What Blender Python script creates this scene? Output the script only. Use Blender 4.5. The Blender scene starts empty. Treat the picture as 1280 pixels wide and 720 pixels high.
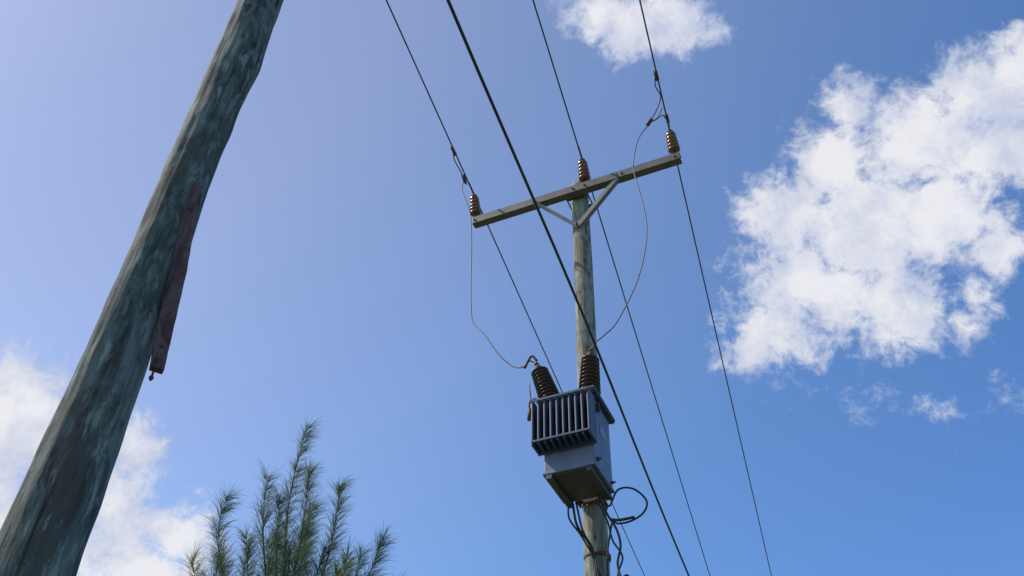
import bpy, bmesh, math, random
from mathutils import Vector, Matrix, noise
random.seed(7)
scene = bpy.context.scene
scene.view_settings.view_transform = 'Standard'
scene.view_settings.look = 'None'
scene.view_settings.exposure = 0
COL = bpy.context.collection
SUN_AZ, SUN_EL = -86.0, 50.0      # degrees, azimuth from +Y, positive to +X

# ------------------------------------------------------------------ materials
def new_mat(name):
    m = bpy.data.materials.new(name); m.use_nodes = True
    nt = m.node_tree
    return m, nt, nt.nodes["Principled BSDF"]

def ramp(nt, fac, stops, interp='LINEAR'):
    r = nt.nodes.new("ShaderNodeValToRGB"); r.color_ramp.interpolation = interp
    el = r.color_ramp.elements
    while len(el) > 1: el.remove(el[0])
    el[0].position = stops[0][0]; el[0].color = (*stops[0][1], 1)
    for p, c in stops[1:]:
        e = el.new(p); e.color = (*c, 1)
    nt.links.new(fac, r.inputs[0]); return r.outputs[0]

def tex_noise(nt, scale, detail=6, rough=0.6, mapping=None, dist=0.0, rot=None):
    tc = nt.nodes.new("ShaderNodeTexCoord"); mp = nt.nodes.new("ShaderNodeMapping")
    if mapping: mp.inputs['Scale'].default_value = mapping
    if rot: mp.inputs['Rotation'].default_value = rot
    n = nt.nodes.new("ShaderNodeTexNoise")
    n.inputs['Scale'].default_value = scale; n.inputs['Detail'].default_value = detail
    n.inputs['Roughness'].default_value = rough; n.inputs['Distortion'].default_value = dist
    nt.links.new(tc.outputs['Object'], mp.inputs[0]); nt.links.new(mp.outputs[0], n.inputs['Vector'])
    return n.outputs['Fac']

def mixc(nt, fac, a, b, mode='MIX'):
    m = nt.nodes.new("ShaderNodeMix"); m.data_type = 'RGBA'; m.blend_type = mode
    for s, v in ((m.inputs[0], fac), (m.inputs[6], a), (m.inputs[7], b)):
        if isinstance(v, (float, int)): s.default_value = v
        elif isinstance(v, tuple): s.default_value = (*v, 1)
        else: nt.links.new(v, s)
    return m.outputs[2]

def bump(nt, bsdf, h, strength, dist=0.01):
    b = nt.nodes.new("ShaderNodeBump"); b.inputs['Strength'].default_value = strength
    b.inputs['Distance'].default_value = dist
    nt.links.new(h, b.inputs['Height']); nt.links.new(b.outputs[0], bsdf.inputs['Normal'])

def wood_mat(name, dark, mid, light, brown, patch_scale=5.0, scratch=0.5, crack=0.8):
    m, nt, b = new_mat(name)
    grain = tex_noise(nt, 55, 8, 0.7, (1, 1, 0.04), 0.3)
    streak = tex_noise(nt, 18, 8, 0.68, (1, 1, 0.16), 0.5)
    patch = tex_noise(nt, patch_scale, 10, 0.72, (1, 1, 0.5), 0.6)
    base = ramp(nt, streak, [(0.38, dark), (0.5, mid), (0.62, light)])
    pr = ramp(nt, patch, [(0.49, (0, 0, 0)), (0.54, (0.7, 0.7, 0.7)), (0.66, (1, 1, 1))])
    c = mixc(nt, pr, base, light)
    br = ramp(nt, tex_noise(nt, 3.6, 8, 0.66, (1, 1, 0.5), 0.4), [(0.50, (0, 0, 0)), (0.58, (0.8,) * 3)])
    c = mixc(nt, br, c, brown)
    # pale diagonal scrape marks
    sc1 = ramp(nt, tex_noise(nt, 22, 9, 0.72, (1.0, 1.0, 0.22), 0.4, (0.25, 0.55, 0)), [(0.54, (0, 0, 0)), (0.62, (scratch,) * 3)])
    c = mixc(nt, sc1, c, tuple(min(1, x * 1.6) for x in light))
    gr = ramp(nt, grain, [(0.36, (0.22, 0.22, 0.22)), (0.47, (0.9, 0.9, 0.9)), (0.6, (1, 1, 1))])
    c = mixc(nt, 0.75, c, gr, 'MULTIPLY')
    # long drying cracks and small dark knots
    ck = ramp(nt, tex_noise(nt, 16, 3, 0.5, (1, 1, 0.035), 0.15), [(0.485, (1, 1, 1)), (0.498, (0.12, 0.12, 0.12)), (0.502, (0.12, 0.12, 0.12)), (0.515, (1, 1, 1))])
    ckm = ramp(nt, tex_noise(nt, 4, 3, 0.5, (1, 1, 0.5)), [(0.5, (0, 0, 0)), (0.56, (crack,) * 3)])
    c = mixc(nt, ckm, c, mixc(nt, 1.0, c, ck, 'MULTIPLY'))
    vo = nt.nodes.new("ShaderNodeTexVoronoi"); vo.inputs['Scale'].default_value = 4.2
    tcv = nt.nodes.new("ShaderNodeTexCoord"); mpv = nt.nodes.new("ShaderNodeMapping"); mpv.inputs['Scale'].default_value = (1.6, 1.6, 0.8)
    nt.links.new(tcv.outputs['Object'], mpv.inputs[0]); nt.links.new(mpv.outputs[0], vo.inputs['Vector'])
    kn = ramp(nt, vo.outputs['Distance'], [(0.05, (0.2, 0.17, 0.15)), (0.09, (0.55, 0.5, 0.47)), (0.13, (1, 1, 1))])
    c = mixc(nt, 0.85, c, kn, 'MULTIPLY')
    nt.links.new(c, b.inputs['Base Color'])
    b.inputs['Roughness'].default_value = 0.85
    b.inputs['Specular IOR Level'].default_value = 0.2
    bump(nt, b, grain, 0.8, 0.006)
    return m

def paint_mat(name, col, rough=0.45, metal=0.0, dirt=(0.08, 0.06, 0.05), dirt_amt=0.4, sc=6, bmp=0.08, spec=0.5):
    m, nt, b = new_mat(name)
    n = tex_noise(nt, sc, 8, 0.65, (1, 1, 0.5), 0.5)
    f = ramp(nt, n, [(0.45, (0, 0, 0)), (0.75, (dirt_amt,) * 3)])
    n2 = tex_noise(nt, sc * 9, 4, 0.6)
    v = ramp(nt, n2, [(0.3, tuple(x * 0.8 for x in col)), (0.7, tuple(min(1, x * 1.12) for x in col))])
    nt.links.new(mixc(nt, f, v, dirt), b.inputs['Base Color'])
    b.inputs['Roughness'].default_value = rough; b.inputs['Metallic'].default_value = metal
    b.inputs['Specular IOR Level'].default_value = spec
    bump(nt, b, n2, bmp, 0.004)
    return m

M_woodL = wood_mat("weathered_green_wood", (0.048, 0.058, 0.052), (0.098, 0.120, 0.105), (0.180, 0.208, 0.183), (0.092, 0.076, 0.062), 5, 0.75)
M_woodR = wood_mat("grey_wood", (0.14, 0.14, 0.105), (0.23, 0.235, 0.18), (0.34, 0.34, 0.27), (0.20, 0.155, 0.10), 5, 0.3)
M_plank = wood_mat("red_brown_plank", (0.070, 0.036, 0.034), (0.115, 0.064, 0.060), (0.17, 0.11, 0.105), (0.07, 0.04, 0.038), 9, 0.3, 0.3)
M_arm = paint_mat("crossarm_steel", (0.15, 0.135, 0.125), 0.6, 0.2, (0.09, 0.05, 0.035), 0.7, 5)
M_brace = paint_mat("galvanised_steel", (0.19, 0.185, 0.18), 0.6, 0.2, (0.10, 0.065, 0.05), 0.6, 7)
M_ins = paint_mat("brown_glazed_porcelain", (0.19, 0.085, 0.032), 0.25, 0, (0.05, 0.03, 0.02), 0.5, 14, 0.03)
M_bush = paint_mat("dark_brown_porcelain", (0.050, 0.022, 0.020), 0.25, 0, (0.02, 0.015, 0.015), 0.5, 14, 0.03)
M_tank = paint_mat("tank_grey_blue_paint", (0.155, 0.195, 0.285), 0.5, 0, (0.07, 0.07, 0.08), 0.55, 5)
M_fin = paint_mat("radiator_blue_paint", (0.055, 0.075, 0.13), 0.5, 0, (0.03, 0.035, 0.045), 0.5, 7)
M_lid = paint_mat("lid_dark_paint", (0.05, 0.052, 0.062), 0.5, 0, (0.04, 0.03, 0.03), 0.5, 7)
M_wire = paint_mat("aluminium_conductor", (0.07, 0.06, 0.065), 0.6, 0.2, (0.04, 0.03, 0.03), 0.5, 8)
M_jump = paint_mat("jumper_wire", (0.13, 0.12, 0.125), 0.6, 0.2, (0.07, 0.06, 0.05), 0.5, 8)
M_black = paint_mat("black_cable_insulation", (0.018, 0.018, 0.022), 0.5, 0, (0.035, 0.03, 0.03), 0.3, 8)
M_rust = paint_mat("rusty_steel", (0.13, 0.075, 0.05), 0.7, 0.3, (0.06, 0.03, 0.02), 0.7, 12)
M_plate = paint_mat("rating_plate", (0.3, 0.3, 0.3), 0.45, 0.4, (0.12, 0.1, 0.08), 0.4, 12)

# ------------------------------------------------------------------ mesh helpers
def obj_from_bm(bm, name, mats, parent=None, smooth=False, loc=None, rotz=None):
    me = bpy.data.meshes.new(name); bm.to_mesh(me); bm.free()
    for m in (mats if isinstance(mats, (list, tuple)) else [mats]): me.materials.append(m)
    if smooth:
        for p in me.polygons: p.use_smooth = True
    o = bpy.data.objects.new(name, me); COL.objects.link(o)
    if parent: o.parent = parent
    if loc is not None: o.location = loc
    if rotz is not None: o.rotation_euler = (0, 0, rotz)
    return o

def add_box(bm, lo, hi, bev=0.004, mi=0, M=None):
    r = bmesh.ops.create_cube(bm, size=1)
    vs = r['verts']
    for v in vs:
        for i in range(3):
            v.co[i] = lo[i] + (v.co[i] + 0.5) * (hi[i] - lo[i])
    fs = set(f for v in vs for f in v.link_faces)
    if bev > 0:
        es = list(set(e for v in vs for e in v.link_edges))
        rr = bmesh.ops.bevel(bm, geom=es, offset=bev, segments=2, affect='EDGES', profile=0.5)
        fs = set(rr['faces']) | set(f for f in fs if f.is_valid)
        vs = list(set(v for f in fs for v in f.verts))
        fs = set(f for v in vs for f in v.link_faces)
    for f in fs: f.material_index = mi
    if M is not None:
        for v in vs: v.co = M @ v.co
    return vs

def frames(pts):
    T = []
    for i in range(len(pts)):
        a = pts[max(0, i - 1)]; b = pts[min(len(pts) - 1, i + 1)]
        T.append((b - a).normalized())
    ref = Vector((0, 0, 1)) if abs(T[0].z) < 0.9 else Vector((1, 0, 0))
    n = (ref - T[0] * ref.dot(T[0])).normalized(); out = []
    for t in T:
        n = (n - t * n.dot(t)).normalized(); out.append((t, n, t.cross(n)))
    return out

def catmull(pts, k=8):
    P = [Vector(p) for p in pts]
    if len(P) < 3: return P
    P = [P[0] * 2 - P[1]] + P + [P[-1] * 2 - P[-2]]
    out = []
    for i in range(1, len(P) - 2):
        for j in range(k):
            t = j / k; a, b, c, d = P[i - 1], P[i], P[i + 1], P[i + 2]
            out.append(0.5 * ((2 * b) + (c - a) * t + (2 * a - 5 * b + 4 * c - d) * t * t + (-a + 3 * b - 3 * c + d) * t ** 3))
    out.append(P[-2]); return out

def add_tube(bm, pts, r, seg=8, mi=0, smooth=8):
    pts = catmull(pts, smooth) if smooth else [Vector(p) for p in pts]
    fr = frames(pts); rings = []
    n = len(pts)
    for i, (p, (t, a, b)) in enumerate(zip(pts, fr)):
        rad = r(i / (n - 1)) if callable(r) else r
        rings.append([bm.verts.new(p + (a * math.cos(u) + b * math.sin(u)) * rad) for u in [2 * math.pi * k / seg for k in range(seg)]])
    for i in range(n - 1):
        for k in range(seg):
            f = bm.faces.new((rings[i][k], rings[i][(k + 1) % seg], rings[i + 1][(k + 1) % seg], rings[i + 1][k]))
            f.material_index = mi; f.smooth = True
    for rg in (rings[0][::-1], rings[-1]):
        f = bm.faces.new(rg); f.material_index = mi

def add_lathe(bm, base, axis, prof, seg=24, mi=0):
    """prof: list of (r, h) along axis from base"""
    axis = Vector(axis).normalized(); base = Vector(base)
    ref = Vector((1, 0, 0)) if abs(axis.x) < 0.9 else Vector((0, 1, 0))
    a = (ref - axis * ref.dot(axis)).normalized(); b = axis.cross(a); rings = []
    for r, h in prof:
        rings.append([bm.verts.new(base + axis * h + (a * math.cos(u) + b * math.sin(u)) * max(r, 0.0005)) for u in [2 * math.pi * k / seg for k in range(seg)]])
    for i in range(len(rings) - 1):
        for k in range(seg):
            f = bm.faces.new((rings[i][k], rings[i][(k + 1) % seg], rings[i + 1][(k + 1) % seg], rings[i + 1][k]))
            f.smooth = True; f.material_index = mi
    for rg in (rings[0][::-1], rings[-1]):
        bm.faces.new(rg).material_index = mi

def bolt(bm, p, axis, r=0.012, h=0.014, mi=0):
    add_lathe(bm, p, axis, [(r, 0), (r, h), (r * 0.6, h + 0.001), (r * 0.55, h * 1.9)], 6, mi)

def empty(name, loc, rotz=0.0):
    e = bpy.data.objects.new(name, None); COL.objects.link(e)
    e.location = loc; e.rotation_euler = (0, 0, rotz); e.empty_display_size = 0.3
    return e

# ------------------------------------------------------------------ log pole
def log_pole(name, mat, zs, center, radius, parent, seg=56, seed=0.0, rough=0.004, knots=()):
    bm = bmesh.new(); rings = []
    for z in zs:
        cx, cy = center(z); r0 = radius(z); rg = []
        for k in range(seg):
            u = 2 * math.pi * k / seg
            d = Vector((math.cos(u), math.sin(u), 0))
            n1 = noise.noise(Vector((d.x * 1.3, d.y * 1.3, z * 0.9 + seed)))
            n2 = noise.noise(Vector((d.x * 7, d.y * 7, z * 1.2 + seed * 2)))
            n3 = noise.noise(Vector((d.x * 3, d.y * 3, z * 6 + seed * 3)))
            r = r0 * (1 + 0.05 * n1) + rough * (n2 * 1.2 + n3 * 0.9)
            for (kz, ku, kr, kh) in knots:
                du = math.atan2(math.sin(u - ku), math.cos(u - ku)) * r0; dz = z - kz
                q = (du * du + dz * dz * 0.5) / (kr * kr)
                r += kh * math.exp(-q)
            rg.append(bm.verts.new((cx + d.x * r, cy + d.y * r, z)))
        rings.append(rg)
    for i in range(len(rings) - 1):
        for k in range(seg):
            f = bm.faces.new((rings[i][k], rings[i][(k + 1) % seg], rings[i + 1][(k + 1) % seg], rings[i + 1][k])); f.smooth = True
    bm.faces.new(rings[-1])
    return obj_from_bm(bm, name, mat, parent)

# ================================================================== TRANSFORMER POLE
P0 = (0.729, 7.062, 0.0); ROT = math.radians(-24.5)
pole = empty("utility_pole", P0, ROT)
log_pole("shaft", M_woodR, [i * 0.06 for i in range(168)], lambda z: (0.025 + 0.006 * math.sin(z * 0.8), 0.0),
         lambda z: 0.112 - 0.0016 * z, pole, 40, 3.1, 0.003)
# crossarm: steel channel, web facing the camera side
bm = bmesh.new()
xa, xb, zb, zt, d0, d1 = -1.235, 1.27, 9.70, 9.81, -0.215, -0.125
add_box(bm, (xa, d0, zb), (xb, d0 + 0.012, zt), 0.003)
add_box(bm, (xa, d0 + 0.0125, zt - 0.012), (xb, d1, zt - 0.0005), 0.003)
add_box(bm, (xa, d0 + 0.0125, zb + 0.0005), (xb, d1, zb + 0.012), 0.003)
for cx in (-1.21, -0.45, 0.02, 0.16, 0.6, 1.21):
    bolt(bm, (cx, d0, 9.755), (0, -1, 0), 0.013, 0.012)
obj_from_bm(bm, "crossarm", M_arm, pole)
# through bolt + back clamp to shaft
bm = bmesh.new()
add_box(bm, (-0.09, -0.124, 9.70), (0.14, -0.095, 9.81), 0.003)
add_box(bm, (-0.11, 0.105, 9.72), (0.16, 0.125, 9.79), 0.003)
for s in (-0.10, 0.15):
    add_tube(bm, [(s, -0.20, 9.755), (s, 0.14, 9.755)], 0.008, 6, 0, 0)
obj_from_bm(bm, "crossarm_clamp", M_rust, pole)
# braces (angle iron)
def strut(bm, a, b, wdt, th, nrm):
    a = Vector(a); b = Vector(b); t = (b - a); L = t.length; t.normalize()
    n = Vector(nrm); n = (n - t * n.dot(t)).normalized(); s = t.cross(n)
    M = Matrix((( t.x, s.x, n.x, a.x), (t.y, s.y, n.y, a.y), (t.z, s.z, n.z, a.z), (0, 0, 0, 1)))
    add_box(bm, (0, -wdt / 2, -th), (L, wdt / 2, 0), 0.0015, 0, M)
    add_box(bm, (0, -wdt / 2, -wdt), (L, -wdt / 2 + th, -th - 0.0005), 0.0015, 0, M)
bm = bmesh.new()
strut(bm, (0.60, -0.222, 9.77), (0.02, -0.125, 9.22), 0.055, 0.007, (0, -1, 0))
bolt(bm, (0.56, -0.226, 9.735), (0, -1, 0), 0.013, 0.012)
obj_from_bm(bm, "brace_1", M_brace, pole)
bm = bmesh.new()
strut(bm, (-0.46, -0.222, 9.74), (0.03, -0.135, 9.21), 0.045, 0.007, (0, -1, 0))
bolt(bm, (-0.44, -0.226, 9.72), (0, -1, 0), 0.013, 0.012)
bolt(bm, (0.025, -0.14, 9.24), (0, -1, 0), 0.016, 0.016)
obj_from_bm(bm, "brace_2", M_brace, pole)
# pin insulators
for i, (a, b) in enumerate([((-1.215, -0.15, 9.80), (-1.225, -0.235, 10.19)), ((0.16, -0.15, 9.80), (0.16, -0.245, 10.19)), ((1.215, -0.15, 9.80), (1.21, -0.24, 10.19))]):
    a = Vector(a); b = Vector(b); ax = (b - a); L = ax.length; bm = bmesh.new()
    add_lathe(bm, a - ax.normalized() * 0.02, ax, [(0.022, 0), (0.022, 0.02), (0.011, 0.022), (0.011, 0.14)], 10, 1)
    pr = [(0.03, 0.10)]
    h = 0.105
    for k in range(5):
        R = 0.068 - 0.003 * k
        pr += [(0.050, h), (R, h + 0.006), (R, h + 0.022), (0.054, h + 0.036), (0.050, h + 0.044)]; h += 0.050
    pr += [(0.040, h), (0.030, h + 0.01), (0.036, h + 0.018), (0.034, h + 0.032), (0.01, h + 0.038)]
    add_lathe(bm, a, ax, pr, 24, 0)
    tie = a + ax.normalized() * (h + 0.012)
    add_tube(bm, [tie + Vector((0.036 * math.cos(u), 0.036 * math.sin(u), 0.004 * math.sin(2 * u))) for u in [k * math.pi / 6 for k in range(13)]], 0.005, 6, 2, 2)
    obj_from_bm(bm, "pin_insulator_%d" % (i + 1), [M_ins, M_rust, M_jump], pole)
bm = bmesh.new()
for z in (6.28, 5.78, 5.30):
    r = 0.112 - 0.0016 * z + 0.006
    add_lathe(bm, (0.025, 0, z), (0, 0, 1), [(r, 0), (r + 0.003, 0.002), (r + 0.003, 0.035), (r, 0.037)], 32)
obj_from_bm(bm, "steel_band", M_rust, pole)

# ================================================================== TRANSFORMER
tr = empty("pole_mounted_transformer", P0, ROT)
bm = bmesh.new()
add_box(bm, (-0.135, -0.76, 5.70), (0.295, -0.31, 6.40), 0.012, 0)
add_box(bm, (-0.145, -0.77, 5.695), (0.305, -0.30, 5.715), 0.004, 0)
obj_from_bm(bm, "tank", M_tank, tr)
bm = bmesh.new()   # underframe skids and dark bottom plate
add_box(bm, (-0.125, -0.75, 5.684), (0.285, -0.32, 5.694), 0.002)
add_box(bm, (-0.11, -0.775, 5.645), (-0.06, -0.29, 5.6835), 0.004)
add_box(bm, (0.225, -0.775, 5.645), (0.275, -0.29, 5.6835), 0.004)
obj_from_bm(bm, "skids", M_lid, tr)
bm = bmesh.new()   # lid + gasket + bolts
add_box(bm, (-0.185, -0.80, 6.401), (0.335, -0.27, 6.417), 0.003)
add_box(bm, (-0.19, -0.805, 6.4175), (0.34, -0.265, 6.440), 0.004)
for i in range(8):
    x = -0.165 + i * 0.069
    for y in (-0.785, -0.285):
        bolt(bm, (x, y, 6.40), (0, 0, -1), 0.009, 0.008); bolt(bm, (x, y, 6.44), (0, 0, 1), 0.009, 0.008)
for i in range(1, 7):
    y = -0.785 + i * 0.0714
    for x in (-0.172, 0.322):
        bolt(bm, (x, y, 6.40), (0, 0, -1), 0.009, 0.008); bolt(bm, (x, y, 6.44), (0, 0, 1), 0.009, 0.008)
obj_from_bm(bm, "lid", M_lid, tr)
bm = bmesh.new()   # corrugated radiator, front
n = 10
for i in range(n):
    x = -0.175 + i * (0.49 / (n - 1))
    add_box(bm, (x - 0.010, -0.915, 5.895), (x + 0.010, -0.775, 6.345), 0.007)
add_box(bm, (-0.185, -0.775, 5.885), (0.325, -0.7605, 6.355), 0.004)
add_box(bm, (-0.183, -0.925, 6.318), (0.323, -0.916, 6.338), 0.003)
add_box(bm, (-0.183, -0.925, 5.915), (0.323, -0.916, 5.935), 0.003)
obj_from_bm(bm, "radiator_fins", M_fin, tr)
bm = bmesh.new()   # side details: lug, plate, valve, earthing
add_box(bm, (0.2955, -0.58, 6.10), (0.299, -0.46, 6.19), 0.001, 1)
add_box(bm, (0.296, -0.66, 6.27), (0.330, -0.645, 6.36), 0.003, 0)
add_box(bm, (-0.176, -0.56, 6.27), (-0.136, -0.545, 6.36), 0.003, 0)
bolt(bm, (0.296, -0.70, 5.78), (1, 0, 0), 0.018, 0.02, 2)
bolt(bm, (0.296, -0.36, 5.76), (1, 0, 0), 0.013, 0.02, 2)
add_tube(bm, [(-0.18, -0.79, 6.43), (-0.235, -0.80, 6.44), (-0.25, -0.80, 6.38), (-0.245, -0.80, 6.30)], 0.009, 8, 2)
add_tube(bm, [(-0.245, -0.80, 6.36), (-0.25, -0.80, 6.24)], 0.016, 10, 2, 0)
add_tube(bm, [(-0.25, -0.75, 6.45), (-0.27, -0.74, 6.60), (-0.28, -0.72, 6.68)], 0.006, 6, 2)
add_tube(bm, [(-0.18, -0.74, 6.45), (-0.22, -0.74, 6.50), (-0.26, -0.74, 6.47)], 0.008, 6, 2)
for x in (-0.03, 0.18):   # lifting eyes on lid
    add_tube(bm, [(x - 0.03, -0.40, 6.44), (x - 0.025, -0.40, 6.485), (x, -0.40, 6.50), (x + 0.025, -0.40, 6.485), (x + 0.03, -0.40, 6.44)], 0.008, 8, 0)
obj_from_bm(bm, "tank_fittings", [M_lid, M_plate, M_rust], tr)
bm = bmesh.new()   # hanger brackets to pole
for z in (6.25, 5.76):
    add_box(bm, (-0.08, -0.3095, z), (-0.065, -0.08, z + 0.07), 0.002)
    add_box(bm, (0.115, -0.3095, z), (0.13, -0.08, z + 0.07), 0.002)
    add_box(bm, (-0.10, -0.135, z + 0.012), (0.15, -0.118, z + 0.058), 0.002)
obj_from_bm(bm, "hanger_bracket", M_rust, tr)
def bushing(name, base, top):
    base = Vector(base); top = Vector(top); ax = top - base; L = ax.length; bm = bmesh.new()
    add_lathe(bm, base - ax.normalized() * 0.02, ax, [(0.075, 0), (0.075, 0.03), (0.06, 0.032), (0.06, 0.05)], 24, 1)
    N = 9; pr = [(0.05, 0.03)]; s = (L - 0.07) / N
    for k in range(N):
        h = 0.035 + k * s; R = 0.098 - 0.0022 * k
        pr += [(0.046, h), (R - 0.003, h + s * 0.08), (R, h + s * 0.2), (R - 0.006, h + s * 0.36), (0.050, h + s * 0.68)]
    pr += [(0.05, L - 0.035), (0.035, L - 0.02), (0.03, L - 0.018)]
    add_lathe(bm, base, ax, pr, 32, 0)
    add_lathe(bm, base, ax, [(0.032, L - 0.03), (0.034, L), (0.014, L + 0.004), (0.012, L + 0.06)], 16, 2)
    bolt(bm, top + ax.normalized() * 0.035, ax, 0.022, 0.012, 2)
    obj_from_bm(bm, name, [M_bush, M_lid, M_rust], tr)
bushing("bushing_1", (-0.085, -0.69, 6.44), (-0.210, -0.70, 6.87))
bushing("bushing_2", (0.245, -0.66, 6.44), (0.275, -0.66, 6.90))

# ================================================================== WIRES
def wire_obj(name, runs, mats, local=True):
    bm = bmesh.new()
    for pts, r, mi, sm in runs: add_tube(bm, pts, r, 8, mi, sm)
    return obj_from_bm(bm, name, mats, None, False, P0 if local else None, ROT if local else None)

def sag_line(x0, d0, slope, z0, far, near):
    pts = []
    for i in range(-30, 61):
        if i > 0: d = (i / 60) ** 2 * far
        else: d = -(i / 30) ** 2 * near
        pts.append((x0 + slope * (d - d0), d, z0 - 0.0054 * abs(d) + 0.00021 * d * d))
    return pts
for (x0, dd, sl) in ((-1.228, -0.24, -0.106), (0.16, -0.25, -0.122), (1.21, -0.25, -0.113)):
    line = sag_line(x0, dd, sl, 10.205, 60, 40)
    runs = [(line, 0.0085, 0, 0)]
    runs.append(([(x0 + sl * (q - dd), q, 10.205) for q in (-0.42, -0.24, -0.05)], 0.0115, 0, 0))
    wire_obj("power_line", runs, [M_wire])
# low-voltage cable, passes closer to the viewer and lower
lv = []
for i in range(-40, 61):
    y = 6.2 + i * 0.75
    x = -0.41 + 0.3535 * (y - 2.74) + 0.03 * math.exp(-((y - 5.4) / 1.8) ** 2)
    lv.append((x, y, 6.5 + 0.00012 * (y - 6) ** 2))
wire_obj("low_voltage_cable", [(lv, 0.0108, 0, 0)], [M_black], False)
# jumpers
wire_obj("jumper_wire", [
    ([(-1.155, -0.95, 10.20), (-1.20, -0.82, 10.17), (-1.19, -0.66, 10.12), (-1.23, -0.50, 10.14), (-1.225, -0.42, 10.18)], 0.007, 0, 8),
    ([(-1.21, -0.50, 10.17), (-1.245, -0.50, 10.02), (-1.12, -0.50, 9.55), (-1.08, -0.50, 9.15), (-1.05, -0.52, 8.75), (-1.02, -0.55, 8.35), (-0.985, -0.58, 8.0), (-0.94, -0.60, 7.74), (-0.775, -0.65, 7.47),
      (-0.62, -0.67, 7.18), (-0.47, -0.68, 6.98), (-0.36, -0.70, 6.92), (-0.30, -0.70, 6.97), (-0.225, -0.70, 6.92)], 0.0062, 0, 8),
    ([(-0.34, -0.70, 6.90), (-0.27, -0.71, 7.01), (-0.22, -0.70, 6.95)], 0.012, 1, 6),
    ([(-1.16, -0.98, 10.20), (-1.168, -0.86, 10.197)], 0.020, 1, 0),
    ([(-1.205, -0.56, 10.20), (-1.225, -0.47, 10.15)], 0.020, 1, 0)], [M_jump, M_rust])
wire_obj("jumper_wire", [
    ([(1.285, -1.02, 10.20), (1.24, -0.88, 10.17), (1.255, -0.74, 10.16), (1.16, -0.62, 10.10), (1.07, -0.52, 10.11), (1.10, -0.44, 10.19), (1.20, -0.46, 10.20), (1.23, -0.36, 10.14), (1.215, -0.28, 10.16)], 0.007, 0, 8),
    ([(1.22, -0.56, 10.20), (1.15, -0.53, 10.10), (1.05, -0.50, 10.08), (0.93, -0.50, 9.93), (0.86, -0.50, 9.74), (0.81, -0.50, 9.42), (0.84, -0.50, 9.08), (0.87, -0.50, 8.75), (0.875, -0.5, 8.45), (0.84, -0.52, 8.15), (0.77, -0.53, 7.86),
      (0.67, -0.55, 7.58), (0.51, -0.60, 7.23), (0.40, -0.63, 7.10), (0.33, -0.65, 7.03), (0.28, -0.66, 6.95)], 0.0062, 0, 8),
    ([(1.29, -1.04, 10.20), (1.28, -0.93, 10.195)], 0.022, 1, 0),
    ([(1.02, -0.50, 10.06), (1.08, -0.52, 10.13)], 0.022, 1, 0),
    ([(1.235, -0.45, 10.205), (1.225, -0.34, 10.20)], 0.018, 1, 0)], [M_jump, M_rust])
# low-voltage leads under the transformer
wire_obj("transformer_lead_cable", [
    ([(-0.06, -0.32, 5.68), (-0.05, -0.26, 5.50), (0.02, -0.18, 5.36), (0.06, -0.16, 5.18), (0.10, -0.13, 4.95), (0.10, -0.13, 4.2), (0.10, -0.14, 3.0), (0.10, -0.15, 0.0)], 0.011, 0, 8),
    ([(-0.03, -0.32, 5.68), (-0.01, -0.24, 5.46), (0.05, -0.17, 5.30), (0.08, -0.17, 5.10), (0.13, -0.13, 4.7), (0.13, -0.13, 4.0), (0.13, -0.14, 0.0)], 0.009, 0, 8),
    ([(-0.08, -0.36, 5.68), (-0.10, -0.30, 5.55), (-0.03, -0.22, 5.42), (0.05, -0.17, 5.22), (0.06, -0.15, 5.0)], 0.008, 0, 8)], [M_black])
wire_obj("transformer_lead_cable", [
    ([(0.20, -0.32, 5.70), (0.24, -0.28, 5.60), (0.33, -0.30, 5.72), (0.46, -0.30, 5.70), (0.56, -0.30, 5.57), (0.53, -0.30, 5.47), (0.42, -0.28, 5.43), (0.30, -0.24, 5.45), (0.24, -0.20, 5.50), (0.20, -0.17, 5.42), (0.15, -0.13, 5.2), (0.14, -0.12, 4.6)], 0.0085, 0, 8),
    ([(0.24, -0.28, 5.48), (0.33, -0.30, 5.445), (0.45, -0.30, 5.445)], 0.012, 0, 6)], [M_black])
wire_obj("transformer_lead_cable", [
    ([(0.17, -0.32, 5.68), (0.21, -0.24, 5.55), (0.27, -0.22, 5.42), (0.29, -0.20, 5.28), (0.25, -0.18, 5.14), (0.28, -0.17, 5.0), (0.36, -0.1, 4.98), (0.3, 2.0, 4.95), (-0.8, 12.0, 4.9), (-5.0, 50.0, 5.0)], 0.010, 0, 10),
    ([(0.14, -0.30, 5.68), (0.20, -0.22, 5.50), (0.22, -0.18, 5.35), (0.29, -0.17, 5.20), (0.24, -0.15, 5.08), (0.20, -0.13, 4.9), (0.16, -0.12, 4.5)], 0.008, 0, 8)], [M_black])

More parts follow.
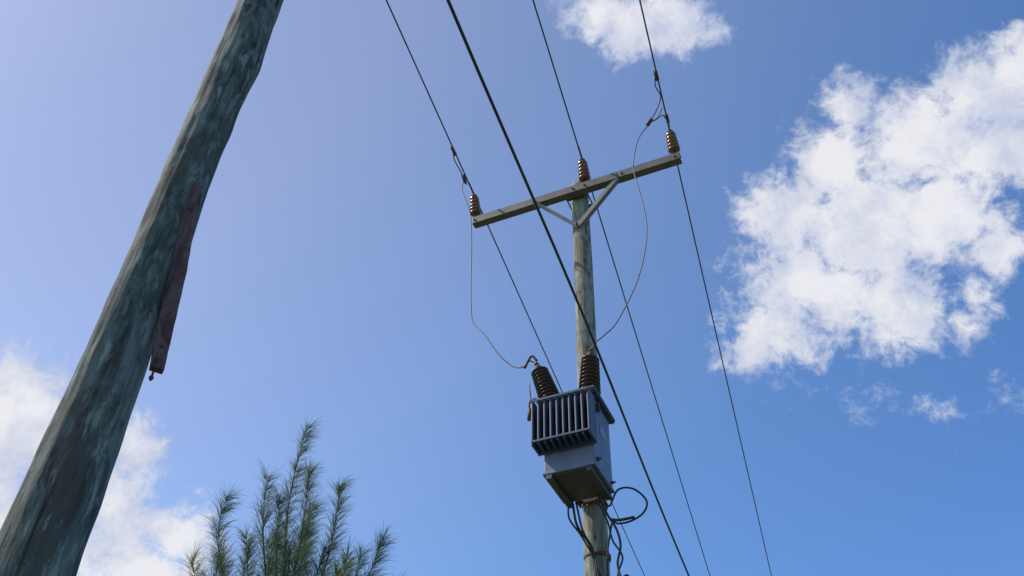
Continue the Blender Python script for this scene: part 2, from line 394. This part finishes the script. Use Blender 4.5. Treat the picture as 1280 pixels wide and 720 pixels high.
# ================================================================== NEAR WOODEN POLE
Q = (-1.33, 2.47, 0.0); rotL = -math.atan2(-1.33, 2.47)     # local +x = sideways, +y = away
lp = empty("wooden_pole", Q, rotL)
def interp(z, tab, lin=False):
    for (a, va), (b, vb) in zip(tab, tab[1:]):
        if z <= b:
            t = (z - a) / (b - a)
            if not lin: t = t * t * (3 - 2 * t)
            return va + (vb - va) * t
    return tab[-1][1]
rad = lambda z: interp(z, [(0, 0.128), (2.8, 0.114), (3.7, 0.102), (4.3, 0.099), (4.6, 0.094), (5.0, 0.096), (5.4, 0.104), (6.0, 0.103), (8.6, 0.092)])
cen = lambda z: (interp(z, [(0, 0.0), (3.0, 0.0), (4.0, -0.001), (4.6, -0.008), (5.0, -0.003), (5.4, 0.006), (6.0, 0.005), (8.6, 0.0)]), 0.0)
log_pole("shaft", M_woodL, [i * 0.03 for i in range(288)], cen, rad, lp, 72, 9.7, 0.0045,
         knots=((5.38, -0.3, 0.09, 0.006), (4.9, -1.9, 0.03, 0.008), (3.35, -1.2, 0.03, 0.007), (4.12, -2.1, 0.028, 0.007), (5.6, -1.5, 0.03, 0.007), (3.0, -2.3, 0.03, 0.006)))
# reddish plank nailed to its side
plank = empty("wooden_plank", Q, rotL)
bm = bmesh.new()
def quadbar(bm, secs):
    rings = []
    for (x0, x1, z, y0, y1) in secs:
        rings.append([bm.verts.new(v) for v in ((x0, y0, z), (x1, y0, z), (x1, y1, z), (x0, y1, z))])
    for a, b in zip(rings, rings[1:]):
        for k in range(4): bm.faces.new((a[k], a[(k + 1) % 4], b[(k + 1) % 4], b[k]))
    bm.faces.new(rings[0][::-1]); bm.faces.new(rings[-1])
S = []
for i in range(25):
    t = i / 24
    z = 3.54 + (4.43 - 3.54) * t
    xr = interp(t, [(0, 0.152), (0.5, 0.112), (0.85, 0.070), (1, 0.047)], True) + 0.0006 * math.sin(i * 2.3)
    wd = interp(t, [(0, 0.045), (0.35, 0.058), (0.8, 0.050), (0.93, 0.036), (1, 0.022)], True)
    yf = -0.095 - 0.015 * t
    S.append((xr - wd, xr, z, yf, yf + 0.030))
quadbar(bm, S)
o = obj_from_bm(bm, "board", M_plank, plank)
bv = o.modifiers.new("b", 'BEVEL'); bv.width = 0.003; bv.segments = 2; bv.limit_method = 'ANGLE'
bm = bmesh.new()
add_tube(bm, [(0.122, -0.08, 3.56), (0.122, -0.08, 3.495)], 0.004, 8, 0, 0)
bolt(bm, (0.122, -0.08, 3.51), (0, 0, -1), 0.008, 0.008)
bolt(bm, (0.118, -0.0955, 3.63), (0, -1, 0), 0.008, 0.004)
bolt(bm, (0.045, -0.108, 4.28), (0, -1, 0), 0.008, 0.004)
add_tube(bm, [(0.07, -0.09, 3.9), (0.06, -0.04, 3.9)], 0.006, 6, 0, 0)
obj_from_bm(bm, "bolts", M_rust, plank)

# ================================================================== CASUARINA TREE
def foliage_mat():
    m, nt, b = new_mat("casuarina_needles")
    at = nt.nodes.new("ShaderNodeAttribute"); at.attribute_name = "tint"
    c = ramp(nt, at.outputs['Fac'], [(0.0, (0.048, 0.080, 0.050)), (0.5, (0.095, 0.140, 0.060)), (1.0, (0.190, 0.220, 0.065))])
    nt.links.new(c, b.inputs['Base Color']); b.inputs['Roughness'].default_value = 0.6
    b.inputs['Specular IOR Level'].default_value = 0.25
    tl = nt.nodes.new("ShaderNodeBsdfTranslucent"); nt.links.new(c, tl.inputs[0])
    mx = nt.nodes.new("ShaderNodeMixShader"); mx.inputs[0].default_value = 0.5
    nt.links.new(b.outputs[0], mx.inputs[1]); nt.links.new(tl.outputs[0], mx.inputs[2])
    nt.links.new(mx.outputs[0], nt.nodes["Material Output"].inputs[0])
    return m
M_fol = foliage_mat()
M_bark = wood_mat("casuarina_bark", (0.05, 0.045, 0.032), (0.09, 0.08, 0.055), (0.15, 0.14, 0.1), (0.07, 0.055, 0.035), 6)
tree = empty("casuarina_tree", (-3.45, 14.75, 0))
TX, TY = -3.45, 14.75
V = []; Fc = []; TN = []
def needle(p, d, L, w, droop, tint):
    side = d.cross(Vector((random.uniform(-1, 1), random.uniform(-1, 1), random.uniform(-.3, 1)))).normalized()
    i0 = len(V); q = p.copy(); dd = d.copy(); K = 3
    for k in range(K):
        ww = w * (1 - 0.2 * k)
        V.append(q - side * ww); V.append(q + side * ww)
        q = q + dd * (L / K); dd = (dd + Vector((0.02, 0, -droop))).normalized()
    V.append(q)
    for k in range(K - 1):
        a = i0 + 2 * k; Fc.append((a, a + 1, a + 3, a + 2)); TN.append(tint)
    a = i0 + 2 * (K - 1); Fc.append((a, a + 1, a + 2)); TN.append(tint)
wood = bmesh.new()
WIND = Vector((0.22, 0.05, 0))
def plume(base, tip, spread, nn, tint0, w=0.0036):
    base = Vector(base); tip = Vector(tip); L = (tip - base).length
    bow = Vector((random.uniform(-1, 1), random.uniform(-1, 1), 0)) * L * 0.05
    out = Vector((tip.x - base.x, tip.y - base.y, 0))
    def pos(t): return base.lerp(tip, t) + bow * math.sin(t * math.pi) + out * (0.22 * math.sin(t * math.pi))
    pts = [pos(i / 10) for i in range(11)]
    add_tube(wood, pts, lambda t: 0.014 * (1 - t) * min(1.5, L / 2) + 0.003, 5, 0, 0)
    # side twigs, each carrying a small bundle of long drooping needles
    for _ in range(nn):
        t = 0.06 + 0.92 * random.random() ** 0.9
        p = pos(t); ax = (pos(min(1, t + 0.04)) - pos(t - 0.04)).normalized()
        u = random.uniform(0, 2 * math.pi)
        r = Vector((math.cos(u), math.sin(u), 0)); r = (r - ax * r.dot(ax)).normalized()
        k = random.uniform(0.25, 1.0)
        tw = (ax * random.uniform(0.7, 1.3) + r * random.uniform(0.35, 0.9) + WIND).normalized()
        Lt = spread * (0.20 + 0.95 * (1 - t) ** 0.7) * k
        tint = min(1, max(0, tint0 + random.uniform(-0.3, 0.3) - 0.35 * (t - 0.4)))
        nb = 5
        for s in range(nb):
            f = s / nb
            q = p + tw * Lt * f + Vector((0, 0, -0.15 * Lt * f ** 2))
            jd = (tw * 1.2 + Vector((random.gauss(0.04, .22), random.gauss(0, .22), random.gauss(0.0, .15)))).normalized()
            needle(q, jd, random.uniform(0.18, 0.42), w * random.uniform(0.6, 1.1), random.uniform(0.15, 0.45), tint)
tips = [(-3.77, 14.52, 11.85, 3.4), (-4.27, 14.38, 10.65, 2.3), (-3.03, 14.69, 10.70, 2.6), (-4.83, 14.2, 10.10, 2.2), (-2.12, 14.85, 9.80, 2.0),
        (-5.12, 14.16, 8.95, 1.5), (-2.50, 14.81, 9.45, 1.6), (-3.52, 15.1, 10.5, 2.5), (-4.0, 14.9, 9.7, 2.2), (-4.5, 15.1, 9.5, 2.0),
        (-3.35, 14.2, 9.65, 2.0), (-2.8, 15.3, 9.7, 2.0), (-3.75, 13.9, 9.2, 1.8), (-4.6, 13.8, 8.8, 1.6), (-2.6, 14.1, 8.8, 1.6),
        (-3.2, 13.7, 8.9, 1.7), (-1.85, 15.2, 9.0, 1.6), (-4.9, 14.9, 9.3, 1.7), (-4.3, 14.1, 9.3, 1.8),
        (-3.6, 14.6, 10.9, 2.2), (-3.95, 14.3, 10.2, 2.0), (-3.5, 14.0, 9.0, 1.6), (-3.0, 14.3, 9.2, 1.6)]
for (x, y, z, dr) in tips:
    base = (TX + (x - TX) * 0.45, TY + (y - TY) * 0.45, z - dr)
    plume(base, (x, y, z), 0.46, int(74 * dr), random.uniform(0.4, 0.95))
for i in range(56):      # lower crown, down to 2 m
    z = random.uniform(2.4, 8.2); a = random.uniform(0, 2 * math.pi)
    R = random.uniform(0.5, 1.0) * (1.1 + 1.5 * (1 - (z - 2.4) / 7))
    L = random.uniform(1.3, 2.0)
    plume((TX + math.cos(a) * R * 0.2, TY + math.sin(a) * R * 0.2, z - L * 0.6), (TX + math.cos(a) * R, TY + math.sin(a) * R, z + L * 0.3), 0.5, 110, random.uniform(0.4, 0.95), 0.007)
me = bpy.data.meshes.new("foliage"); me.from_pydata([tuple(v - Vector((TX, TY, 0))) for v in V], [], Fc)
att = me.attributes.new("tint", 'FLOAT', 'FACE'); att.data.foreach_set("value", TN)
me.materials.append(M_fol); fo = bpy.data.objects.new("foliage", me); COL.objects.link(fo); fo.parent = tree
for v in wood.verts: v.co -= Vector((TX, TY, 0))
add_tube(wood, [(0, 0, 0), (0.05, 0.02, 3), (0.0, -0.03, 6), (-0.08, -0.05, 7.6), (-0.2, -0.1, 9.2)], lambda t: 0.17 * (1 - t) + 0.010, 12, 0, 6)
obj_from_bm(wood, "trunk_and_limbs", M_bark, tree)

# ================================================================== GROUND
bm = bmesh.new(); bmesh.ops.create_grid(bm, x_segments=60, y_segments=60, size=1500)
m, nt, b = new_mat("dry_grass_ground")
c = ramp(nt, tex_noise(nt, 0.6, 10, 0.7), [(0.35, (0.05, 0.075, 0.025)), (0.55, (0.10, 0.11, 0.045)), (0.7, (0.19, 0.14, 0.09))])
nt.links.new(c, b.inputs['Base Color']); b.inputs['Roughness'].default_value = 0.95
obj_from_bm(bm, "ground", m)

# ================================================================== SKY (world)
world = bpy.data.worlds.new("World"); scene.world = world; world.use_nodes = True
world.cycles.sampling_method = 'MANUAL'; world.cycles.sample_map_resolution = 256
nt = world.node_tree; nt.nodes.clear()
N = nt.nodes.new; Lk = nt.links.new
a, e = math.radians(SUN_AZ), math.radians(SUN_EL)
sv = Vector((math.sin(a) * math.cos(e), math.cos(a) * math.cos(e), math.sin(e)))
sky = N("ShaderNodeTexSky"); sky.sky_type = 'NISHITA'; sky.sun_disc = False
sky.sun_elevation = math.radians(SUN_EL); sky.sun_rotation = math.radians(SUN_AZ)
sky.air_density = 1.0; sky.dust_density = 0.7; sky.ozone_density = 2.0; sky.altitude = 50
tc = N("ShaderNodeTexCoord"); DIR = tc.outputs['Generated']
def mth(op, a, b=None, c=None, clamp=False):
    n = N("ShaderNodeMath"); n.operation = op; n.use_clamp = clamp
    for i, v in enumerate((a, b, c)):
        if v is None: continue
        if isinstance(v, (int, float)): n.inputs[i].default_value = v
        else: Lk(v, n.inputs[i])
    return n.outputs[0]
def nz(scale, detail, rough, vec=DIR, col=False, off=(0, 0, 0)):
    mp = N("ShaderNodeMapping"); mp.inputs['Location'].default_value = off; Lk(vec, mp.inputs[0])
    n = N("ShaderNodeTexNoise"); n.inputs['Scale'].default_value = scale; n.inputs['Detail'].default_value = detail
    n.inputs['Roughness'].default_value = rough; Lk(mp.outputs[0], n.inputs['Vector'])
    return n.outputs['Color' if col else 'Fac']
def warp(vec, scale, amt, detail=3, off=(0, 0, 0)):
    nc = nz(scale, detail, 0.55, vec, True, off)
    s = N("ShaderNodeVectorMath"); s.operation = 'SUBTRACT'; Lk(nc, s.inputs[0]); s.inputs[1].default_value = (.5, .5, .5)
    m_ = N("ShaderNodeVectorMath"); m_.operation = 'SCALE'; Lk(s.outputs[0], m_.inputs[0]); m_.inputs['Scale'].default_value = amt
    a_ = N("ShaderNodeVectorMath"); a_.operation = 'ADD'; Lk(vec, a_.inputs[0]); Lk(m_.outputs[0], a_.inputs[1])
    return a_.outputs[0]
WD = warp(DIR, 14, 0.036, 3)
B = [(7.2,60.3,1.3),(9.5,59.8,1.5),(13.0,58.8,1.9),(17.4,58.6,1.95),(21.3,57.6,1.20),(31.4,51.0,1.65),(34.8,47.6,3.00),(40.3,48.8,2.3),(43.6,48.1,2.2),(40.7,45.4,2.6),(28.6,48.4,2.12),(24.0,46.2,2.65),(28.8,43.9,3.61),(34.8,43.2,3.23),(36.8,40.6,1.50),(23.0,42.5,2.90),(30.1,39.2,2.6),(26.1,41.0,2.20),(34.5,38.6,1.3),(19.6,39.9,2.29),(18.4,38.9,1.7),(22.2,38.3,1.3),(33.3,37.6,1.1),(20.8,37.0,0.60),(25.2,34.3,0.55),(29.3,33.2,0.45),(34.4,32.8,0.45),(-32.9,31.6,2.5),(-33.0,28.9,3.0),(-30.1,29.9,2.4),(-25.4,31.0,1.8),(-27.9,28.1,2.5),(-25.2,27.2,2.9),(-21.2,27.1,2.0),(-22.6,24.7,2.6),(-27.0,24.8,2.7),(-30.7,26.1,2.6),(-36.6,31.3,2.4)]
field = None
for az, el, rr in B:
    a, e = math.radians(az), math.radians(el)
    d = N("ShaderNodeVectorMath"); d.operation = 'DISTANCE'; Lk(WD, d.inputs[0])
    d.inputs[1].default_value = (math.sin(a) * math.cos(e), math.cos(a) * math.cos(e), math.sin(e))
    R = math.radians(rr) * (1.45 if rr > 0.7 else 2.4)
    amp = min(1.0, 0.30 + rr * 0.36) if rr > 0.7 else 0.21
    v = mth('MULTIPLY_ADD', d.outputs['Value'], -amp / R, amp)
    field = v if field is None else mth('SMOOTH_MAX', field, v, 0.12)
fb = nz(22, 8, 0.64, WD, False, (3.1, 1.7, 0.4))
fb2 = nz(85, 6, 0.68, WD, False, (0.3, 5.7, 2.4))
dens = mth('ADD', field, mth('MULTIPLY_ADD', fb, 1.9, -1.00))
dens = mth('ADD', dens, mth('MULTIPLY_ADD', fb2, 0.8, -0.40))
mr = N("ShaderNodeMapRange"); mr.interpolation_type = 'SMOOTHSTEP'
Lk(dens, mr.inputs['Value']); mr.inputs['From Min'].default_value = -0.03; mr.inputs['From Max'].default_value = 0.58
alpha = mth('MULTIPLY', mr.outputs['Result'], 0.97)
shade = mth('ADD', mth('MULTIPLY', nz(15, 7, 0.64, WD, False, (7.3, 2.2, 9.1)), 1.25), mth('MULTIPLY', dens, 0.22))
cr = N("ShaderNodeValToRGB"); Lk(shade, cr.inputs[0])
el_ = cr.color_ramp.elements
el_[0].position = 0.50; el_[0].color = (0.48, 0.55, 0.74, 1)
el_[1].position = 0.90; el_[1].color = (0.85, 0.85, 0.89, 1)
sc = N("ShaderNodeVectorMath"); sc.operation = 'SCALE'; Lk(cr.outputs[0], sc.inputs[0]); sc.inputs['Scale'].default_value = 10.0
# haze: paler air on the sun side, deeper blue away from it
dt = N("ShaderNodeVectorMath"); dt.operation = 'DOT_PRODUCT'; Lk(DIR, dt.inputs[0]); dt.inputs[1].default_value = tuple(sv)
hz = N("ShaderNodeValToRGB"); Lk(dt.outputs['Value'], hz.inputs[0])
h = hz.color_ramp.elements
h[0].position = 0.10; h[0].color = (1.00 / 3, 1.45 / 3, 1.98 / 3, 1)
h[1].position = 0.90; h[1].color = (1.72 / 3, 1.64 / 3, 1.66 / 3, 1)
q = h.new(0.32); q.color = (1.20 / 3, 1.60 / 3, 2.00 / 3, 1)
q = h.new(0.56); q.color = (1.80 / 3, 1.84 / 3, 2.0 / 3, 1)
q = h.new(0.76); q.color = (2.10 / 3, 1.86 / 3, 1.86 / 3, 1)
tint = N("ShaderNodeVectorMath"); tint.operation = 'MULTIPLY'; Lk(sky.outputs[0], tint.inputs[0]); Lk(hz.outputs[0], tint.inputs[1])
t3 = N("ShaderNodeVectorMath"); t3.operation = 'SCALE'; Lk(tint.outputs[0], t3.inputs[0]); t3.inputs['Scale'].default_value = 3.0
mx = N("ShaderNodeMix"); mx.data_type = 'RGBA'; Lk(alpha, mx.inputs[0]); Lk(t3.outputs[0], mx.inputs[6]); Lk(sc.outputs[0], mx.inputs[7])
bg = N("ShaderNodeBackground"); bg.inputs['Strength'].default_value = 0.10; Lk(mx.outputs[2], bg.inputs[0])
ow = N("ShaderNodeOutputWorld"); Lk(bg.outputs[0], ow.inputs[0])

# ================================================================== SUN
sd = bpy.data.lights.new("sun", 'SUN'); sd.energy = 4.2; sd.angle = math.radians(0.5); sd.color = (1.0, 0.95, 0.87)
so = bpy.data.objects.new("sun", sd); COL.objects.link(so)
so.rotation_euler = sv.to_track_quat('Z', 'Y').to_euler(); so.location = (-10, 5, 20)

# ================================================================== CAMERA
cd = bpy.data.cameras.new("camera"); cam = bpy.data.objects.new("camera", cd); COL.objects.link(cam)
cam.location = (0, 0, 1.6); cam.rotation_mode = 'XYZ'
Rm = Matrix(((0.99972, -0.02376, 0.0), (-0.01645, -0.69187, -0.72184), (0.01715, 0.72164, -0.69206)))
cam.rotation_euler = Rm.to_euler()
cd.sensor_width = 36; cd.lens = 36 * 1170 / 1280; cd.clip_end = 5000; cd.clip_start = 0.05
scene.camera = cam
